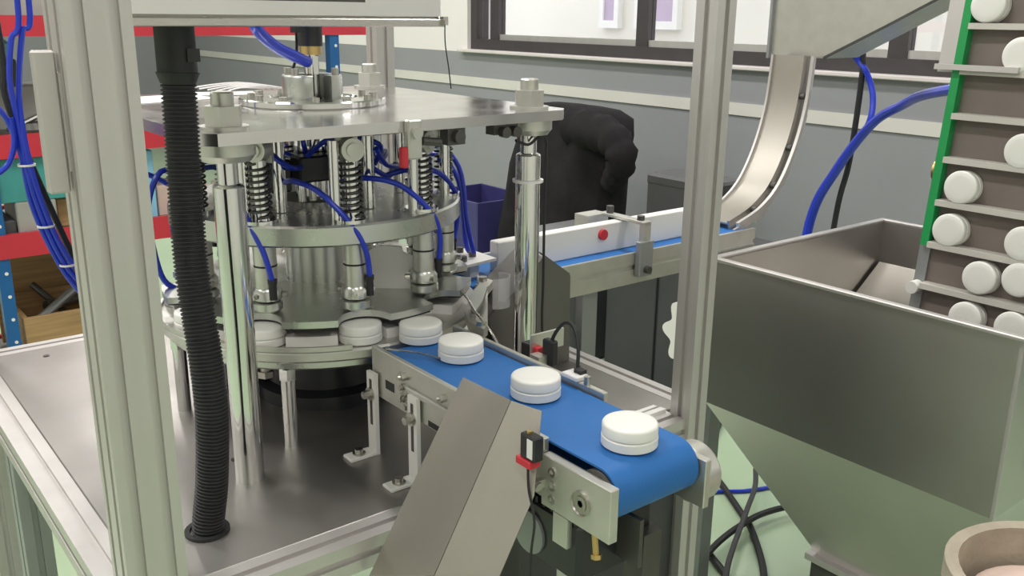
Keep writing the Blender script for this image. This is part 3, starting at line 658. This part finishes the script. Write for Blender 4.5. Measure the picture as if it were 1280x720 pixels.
# ------------------------------------------------------------------ clothes on a chair, grey boxes, tub
jk = thing('draped_jackets', 'heap of black jackets draped over a chair back against the grey wall', 'jacket', (2.85, 2.5, 0))
lev = [(.995, 2.3, 2.66, .05), (.985, 2.2, 2.74, .09), (.95, 2.12, 2.80, .12), (.87, 2.12, 2.86, .14), (.78, 2.14, 2.9, .15), (.66, 2.16, 2.95, .16), (.5, 2.17, 2.98, .17), (.3, 2.18, 3.02, .18), (.1, 2.19, 3.04, .19), (0, 2.2, 3.04, .19)]
def cloth(levels, x0):
    m = MB(); n = 40; vs = []
    for li, (z, a, b, d) in enumerate(levels):
        for k in range(n):
            th = 2*PI*k/n; cy = (a+b)/2; hy = (b-a)/2
            f = 1+.09*math.sin(7*th+li*.5)+.06*math.sin(12*th-li*.8)+.03*math.sin(19*th)
            vs.append((x0+d*math.cos(th)*f, cy+hy*math.copysign(abs(math.sin(th))**.7, math.sin(th)), z))
    fs = [(i*n+k, i*n+(k+1) % n, (i+1)*n+(k+1) % n, (i+1)*n+k) for i in range(len(levels)-1) for k in range(n)]+[tuple(range(n)), tuple(range((len(levels)-1)*n, len(levels)*n))[::-1]]
    return m.add(vs, fs)
build('jacket_body', cloth(lev, 2.85), 'cloth', jk, sharp=80)
build('sleeve', MB().tube([(2.78, 2.4, .90), (2.74, 2.24, .90), (2.72, 2.09, .875), (2.71, 2.02, .80), (2.74, 2.08, .72), (2.77, 2.14, .66)], lambda i, L: .10-.055*i/L+.008*math.sin(i*1.9), 14, 5), 'cloth', jk, sharp=80)
# ------------------------------------------------------------------ rack on the left
RQ = 2.45
rk = thing('storage_rack', 'storage rack with red beams and blue uprights at the left', 'rack', (1.0, RQ+.25, 0))

P0, P1 = .275, 1.72                     # the bay seen from the machine
for x in (.262, 1.513, ): 
    for y in ((RQ, RQ+.5) if x < 1 else (RQ,)):
        u = build('upright', MB().bx(x-.02, x+.02, y-.02, y+.02, 0, 2.2), 'blue_paint', rk)
        if y == RQ:
            for k in range(14): build('rivet', MB().cyl((x+.005, y-.02, .25+.08*k), (x+.005, y-.0215, .25+.08*k), .006, n=8), 'paper', u)
u = build('upright', MB().bx(-1.0, -.96, RQ-.02, RQ+.02, 0, 2.2), 'blue_paint', rk)
for z0, z1 in ((1.33, 1.395), (.948, 1.024), (.62, .70), (.12, .2)):
    a = 1.74 if z0 > 1.2 else (1.49)
    build('beam', MB().bx(-.96, a, RQ-.025, RQ-.005, z0, z1), 'red', rk)
    build('beam', MB().bx(-.96, a, RQ+.505, RQ+.525, z0, z1), 'red', rk)
    if z0 < 1.2: build('shelf', MB().bx(-.96, 1.49, RQ-.005, RQ+.5, z1-.03, z1-.012), 'grey_box', rk)
    else: build('shelf', MB().bx(-.96, 1.72, RQ-.005, RQ+.5, z1-.03, z1-.012), 'grey_box', rk)
def crate(name, label, cat, x0, x1, y0, y1, z0, z1, m, t=.012, group=None):
    r = thing(name, label, cat, ((x0+x1)/2, (y0+y1)/2, z0), group)
    build('bottom', box1(x0+t, x1-t, y0+t, y1-t, z0, z0+t), m, r)
    build('side', box1(x0, x1, y0, y0+t, z0, z1, c=.002), m, r); build('side', box1(x0, x1, y1-t, y1, z0, z1, c=.002), m, r)
    build('end', box1(x0, x0+t, y0+t, y1-t, z0, z1, c=.002), m, r); build('end', box1(x1-t, x1, y0+t, y1-t, z0, z1, c=.002), m, r)
    return r
crate('wooden_crate', 'open wooden crate of metal offcuts on the low shelf beside the blue upright', 'crate', .30, .72, RQ+.0, RQ+.36, .2, .40, 'wood', .018)
tag(build('cardboard_panel', box1(.29, .74, RQ+.40, RQ+.42, .2, .6), 'wood'), 'brown board standing behind the open wooden crate on the rack', 'board')
for i, (x, y, dx, dz, r_) in enumerate(((.42, RQ+.12, .2, .09, .016), (.5, RQ+.2, .17, -.03, .02), (.55, RQ+.1, .12, .05, .014), (.45, RQ+.25, -.1, .1, .013))):
    tag(build('metal_bar', MB().cyl((x-dx/2, y, .34-dz/2+.02), (x+dx/2, y+.08, .36+dz/2+.02), r_, n=10), ['alu_dark', 'dark_metal', 'steel', 'dark_metal'][i]),
        ['grey metal rod leaning highest in the wooden crate', 'thick black bar lying deep in the wooden crate', 'bright steel rod lying in the wooden crate', 'short black rod sticking up at the left of the wooden crate'][i], 'rod')
# middle shelf, between the middle and the low beam
crate('storage_bin', 'teal plastic bin hanging under the middle red beam of the rack', 'bin', .28, .52, RQ+.0, RQ+.32, .80, .945, 'teal', .006)
tag(build('grey_carton', box1(.325, .45, RQ+.0, RQ+.2, .69, .80, c=.004), 'grey_box'), 'grey carton on the lower red beam under the teal bin', 'carton')
tag(build('brown_carton', box1(.46, .60, RQ+.05, RQ+.25, .69, .79, c=.004), 'wood'), 'low brown carton right of the grey carton under the teal bin', 'carton')
tag(build('parts_tray', box1(.22, .32, RQ+.0, RQ+.2, .69, .74, c=.003), 'charcoal'), 'flat dark tray left of the grey carton under the teal bin', 'tray')
# tool shelf
tag(build('steel_bar', MB().cyl((.34, RQ+.02, 1.035), (.52, RQ+.12, 1.095), .009, n=10), 'chrome'), 'bright steel bar lying across the tool shelf above the middle red beam', 'bar')
tag(build('dark_casting', MB().lathe([(.02, 1.012), (.06, 1.012), (.06, 1.03), (.045, 1.05), (.02, 1.05)], (.42, RQ+.08, 0), 20), 'dark_metal'), 'round dark metal part under the bright bar on the tool shelf', 'machine part')
tag(build('flat_casting', MB().prism([(.26, RQ+.02), (.36, RQ+.0), (.37, RQ+.1), (.3, RQ+.14)], 1.012, 1.028), 'dark_metal'), 'flat dark metal part at the left of the tool shelf', 'machine part')
tag(build('grey_carton', box1(.30, .60, RQ+.2, RQ+.42, 1.012, 1.16, c=.004), 'grey_box'), 'grey carton at the back of the tool shelf', 'carton')
tag(build('black_case', box1(.345, .425, RQ+.2, RQ+.34, 1.16, 1.25, c=.004), 'charcoal'), 'small black case standing on the grey carton', 'case')
tag(build('blue_bottle', MB().lathe([(0, 1.25), (.03, 1.25), (.03, 1.30), (.012, 1.315), (.012, 1.325), (0, 1.325)], (.395, RQ+.26, 0), 16), 'sky_plastic'), 'pale blue bottle standing on the small black case', 'bottle')
tag(build('grey_carton', box1(.24, .55, RQ+.02, RQ+.3, 1.383, 1.62, c=.004), 'grey_box'), 'large grey carton on the top red beam at the upper left', 'carton')
tag(build('blue_carton', box1(.735, .79, RQ+.02, RQ+.2, .69, .935, c=.003), 'sky_plastic'), 'pale blue box seen between the corner post and the corrugated hose', 'box')

tag(build('pink_carton', box1(.80, .90, RQ+.04, RQ+.2, .69, .80, c=.003), 'skin'), 'pinkish carton on the low rack shelf behind the corrugated hose', 'carton')
# blue tube bundle at the left
lt = thing('tube_bundle', 'bundle of blue air tubes hanging down at the left of the machine', 'tube', (.1, .55, .8))
for k, pts in enumerate(([(.03, .6, 1.75), (.038, .6, 1.427), (.023, .6, 1.372), (.014, .6, 1.316), (.017, .6, 1.258), (.02, .6, 1.199), (.027, .6, 1.138), (.046, .6, 1.06), (.072, .6, 1.004), (.12, .59, .95), (.2, .6, .93)],
                         [(.045, .6, 1.75), (.053, .6, 1.427), (.039, .6, 1.383), (.028, .6, 1.327), (.022, .6, 1.27), (.024, .595, 1.2), (.033, .595, 1.138), (.052, .595, 1.065), (.08, .595, 1.01), (.13, .58, .96), (.2, .585, .94)],
                         [(-.03, .6, 1.30), (-.004, .6, 1.273), (.008, .603, 1.245), (.017, .606, 1.2), (.022, .606, 1.13), (.04, .606, 1.06), (.066, .606, .997), (.11, .6, .94), (.2, .61, .92)],
                         [(.008, .6, 1.262), (.009, .6, 1.23), (.0, .6, 1.20), (-.016, .6, 1.184), (-.06, .6, 1.16)])):
    build('air_tube', MB().tube(pts, .0042, 8, 6), 'blue_tube', lt)
for p in ((.021, .6, 1.19), (.036, .6, 1.095), (.06, .6, 1.03)): build('cable_tie', MB().lathe([(.011, 0), (.0125, 0), (.0125, .003), (.011, .003)], p, 16), 'paper', lt)
tag(build('black_cable', MB().tube([(.0, .62, 1.7), (.012, .62, 1.361), (.009, .62, 1.293), (.029, .62, 1.198), (.06, .62, 1.084), (.1, .62, .95), (.14, .63, .81)], .005, 8, 6), 'black'), 'thin black cable hanging beside the blue tube bundle at the left', 'cable')
# thick blue hose into the hub and small lines
tag(build('thick_blue_hose', MB().tube([(.265, .32, 1.45), (.275, .33, 1.409), (.285, .34, 1.39), (.324, .37, 1.367), (.362, .39, 1.352), (.392, .408, 1.342)], .0085, 12), 'blue_tube'), 'thick blue hose running from the stainless box down to the drive shaft', 'hose')
tag(build('hub_cable', MB().tube([(.397, .452, 1.40), (.397, .452, 1.379), (.395, .452, 1.349), (.386, .452, 1.325), (.384, .452, 1.32)], .0022, 6), 'black'), 'thin black cable dropping beside the bearing hub onto the top plate', 'cable')
tag(build('grey_cable', MB().tube([(.60, .155, 1.235), (.628, .16, 1.226), (.65, .165, 1.234), (.665, .168, 1.236), (.672, .168, 1.215), (.6725, .1705, 1.12), (.672, .169, 1.0), (.672, .169, .92), (.68, .16, .812)], .0022, 8), 'black'), 'black cable clipped down the right chrome post', 'cable')
tag(build('cable_tie', MB().lathe([(.0205, 1.163), (.0245, 1.163), (.0245, 1.167), (.0205, 1.167)], (.6515, .1875, 0), 24), 'paper'), 'white cable tie around the right chrome post', 'cable tie')
# papers and ties lying on the top plate
pp = [(.23, .62, .16, .11, .2, 'sheet of white paper lying flat on the back left of the top plate'), (.36, .665, .1, .07, -.3, 'smaller white paper near the back edge of the top plate')]
for i, (x, y, a, b, r_, lab) in enumerate(pp):
    tag(build('paper_sheet', MB().box(Matrix.Translation((x, y, ZT+.0006+.0004*i)) @ Matrix.Rotation(r_, 4, 'Z'), (a, b, .0008)), 'paper'), lab, 'paper', 'papers on the top plate')
tw = thing('cable_tie_bundle', 'small bundle of white cable ties lying on the back of the top plate', 'cable ties', (.44, .66, ZT))
for k in range(5): build('tie', MB().tube([(.36-.012*k, .67+.006*k, ZT+.003+.002*k), (.40, .69+.003*k, ZT+.008+.002*k), (.45+.01*k, .705-.003*k, ZT+.003)], .0014, 5, 4), 'paper', tw)
# tubes at the far right of the turret, down to the feed conveyor
rt = thing('tube_bundle', 'blue air tubes looping from the turret down to the start of the feed conveyor', 'tube', (.7, .4, .98))
for pts in ([(.60, .47, 1.16), (.65, .45, 1.19), (.69, .43, 1.15), (.70, .42, 1.05), (.715, .42, .99)], [(.62, .50, 1.14), (.67, .48, 1.17), (.71, .46, 1.12), (.72, .45, 1.0), (.73, .44, .985)]):
    build('air_tube', MB().tube(pts, .0048, 8), 'blue_tube', rt)
# left rear tubes
for pts in ([(.20, .52, 1.16), (.155, .50, 1.18), (.13, .50, 1.12), (.14, .5, 1.02), (.165, .5, .99)], [(.2, .6, 1.14), (.15, .6, 1.16), (.12, .6, 1.08), (.13, .6, .99), (.16, .59, .97)]):
    build('air_tube', MB().tube([(a+.03, b, c) for a, b, c in pts], .0046, 8), 'blue_tube', ct)

# ------------------------------------------------------------------ cables at the right
tag(build('blue_cable_bundle', MB().tube([(2.34, .84, .0), (2.32, .80, .4), (2.3, .759, .785), (2.26, .66, .97), (2.2, .524, 1.127), (2.1, .38, 1.199), (1.85, .2, 1.245), (1.62, .016, 1.28), (1.548, -.032, 1.287)], lambda i, L: .0165-.006*i/L, 10, 8), 'blue_tube'), 'thick bundle of blue tubes rising behind the hopper to the elevator', 'tube')
tag(build('blue_cable', MB().tube([(1.9, .38, 1.40), (2.25, .645, 1.33), (2.3, .62, 1.262), (2.3, .59, 1.19), (2.28, .585, 1.11), (2.28, .65, 1.0)], .009, 8, 8), 'blue_tube'), 'blue tube dropping from the hood into the thick blue bundle', 'tube')
tag(build('black_cable', MB().tube([(2.3, .65, 1.36), (2.3, .634, 1.263), (2.3, .643, 1.0), (2.3, .668, .827), (2.32, .70, .4), (2.34, .72, .006)], .009, 8, 8), 'black'), 'black cable hanging straight down behind the hopper', 'cable')
fl_c = [('black', [(1.96, .86, .012), (1.895, .727, .012), (1.792, .558, .012), (1.73, .466, .012), (1.578, .311, .012), (1.4, .2, .012)], .010, 'black cable on the green floor running closest along the hopper'),
        ('black', [(1.75, .75, .012), (1.649, .61, .012), (1.549, .475, .012), (1.5, .379, .012), (1.42, .28, .012)], .010, 'black cable on the green floor nearest the machine'),
        ('black', [(1.36, .40, .034), (1.441, .424, .034), (1.591, .468, .034), (1.738, .487, .034), (1.832, .482, .034), (1.95, .45, .034)], .009, 'dark cable curving across the other floor cables'),
        ('charcoal', [(1.98, .65, .054), (1.883, .578, .054), (1.75, .505, .054), (1.508, .373, .054), (1.4, .3, .04)], .008, 'grey cable crossing diagonally over the floor cables'),
        ('blue_tube', [(1.7, .76, .007), (1.824, .691, .007), (1.878, .656, .007), (1.923, .628, .007), (2.05, .58, .007)], .006, 'short blue tube lying on the green floor beside the black cables'),
        ('charcoal', [(2.4, 1.12, .012), (2.358, 1.08, .012), (2.165, .964, .012), (2.0, .9, .012)], .012, 'dark cable on the floor behind the right corner post')]
for m_, pts, r_, lab in fl_c: tag(build('floor_cable', MB().tube(pts, r_, 8, 6), m_), lab, 'cable')
tag(build('grey_hose', MB().tube([(2.15, 1.95, .25), (2.1, 1.75, .12), (2.1, 1.5, .03), (2.05, 1.3, .022), (2.0, 1.1, .022)], .022, 10, 6), 'alu_dark'), 'grey hose slanting down to the floor behind the feed conveyor', 'hose')

# ------------------------------------------------------------------ things by the grey wall
cbn = thing('floor_cabinet', 'low charcoal cabinet on the green floor behind the feed conveyor', 'cabinet', (2.4, 1.3, 0))
build('cabinet_body', box1(2.25, 2.65, 1.05, 1.62, .02, .60, c=.006), 'charcoal', cbn)
build('cabinet_door', box1(2.238, 2.25, 1.07, 1.33, .05, .57, c=.003), 'charcoal', cbn); build('cabinet_door', box1(2.238, 2.25, 1.345, 1.60, .05, .57, c=.003), 'charcoal', cbn)
build('cabinet_base', box1(2.28, 2.62, 1.08, 1.59, 0, .02), 'black', cbn)
gb_ = thing('grey_case', 'dark grey case standing on the charcoal cabinet, right of the black jackets', 'case', (2.4, 1.33, .6))
build('case_body', box1(2.32, 2.5, 1.17, 1.50, .60, .83, c=.01), 'charcoal', gb_)
build('case_lid', box1(2.318, 2.502, 1.168, 1.502, .80, .845, c=.01), 'charcoal', gb_)
mb2 = thing('grey_machine_box', 'grey box standing under the feed conveyor behind its leg', 'box', (1.9, 1.7, 0))
build('box_body', box1(2.2, 2.5, 1.75, 2.1, 0, .5, c=.008), 'charcoal', mb2); build('box_lid', box1(2.19, 2.51, 1.74, 2.11, .5, .53, c=.004), 'alu_dark', mb2)
gp_ = []
for i in range(160):
    a = 2*PI*i/160; gp_.append((1.135+(.128+.017*math.cos(8*a))*math.cos(a), .16+.145+(.128+.017*math.cos(8*a))*math.sin(a)))
sw_ = thing('spare_star_wheel', 'spare white scalloped star wheel plate leaning on the charcoal cabinet', 'star wheel', (2.22, 1.135, .16))
build('wheel_plate', MB().prism(gp_, 2.214, 2.236, 'x'), 'white_flat', sw_)
build('stand_block', box1(2.20, 2.237, 1.08, 1.19, 0, .165, c=.003), 'charcoal', sw_)
crate('storage_tub', 'indigo plastic tub on the floor left of the black jackets', 'tub', 2.7, 3.1, 3.1, 3.6, 0, .42, 'purple', .012)
# round bin at the lower right
bn = thing('round_bin', 'beige round bin at the lower right corner in front of the hopper', 'bin', (.87, -.585, 0))
build('bin_body', MB().lathe([(0, -.03), (.11, -.03), (.128, .70), (.134, .705), (.134, .735), (.128, .74), (.118, .735), (.105, .03), (0, .03)], (.87, -.585, .03), 40), 'beige', bn)
build('bin_liner', MB().lathe([(0, .5), (.11, .5), (.113, .66), (.10, .69), (.05, .71), (0, .715)], (.87, -.585, .03), 32), 'skin', bn)
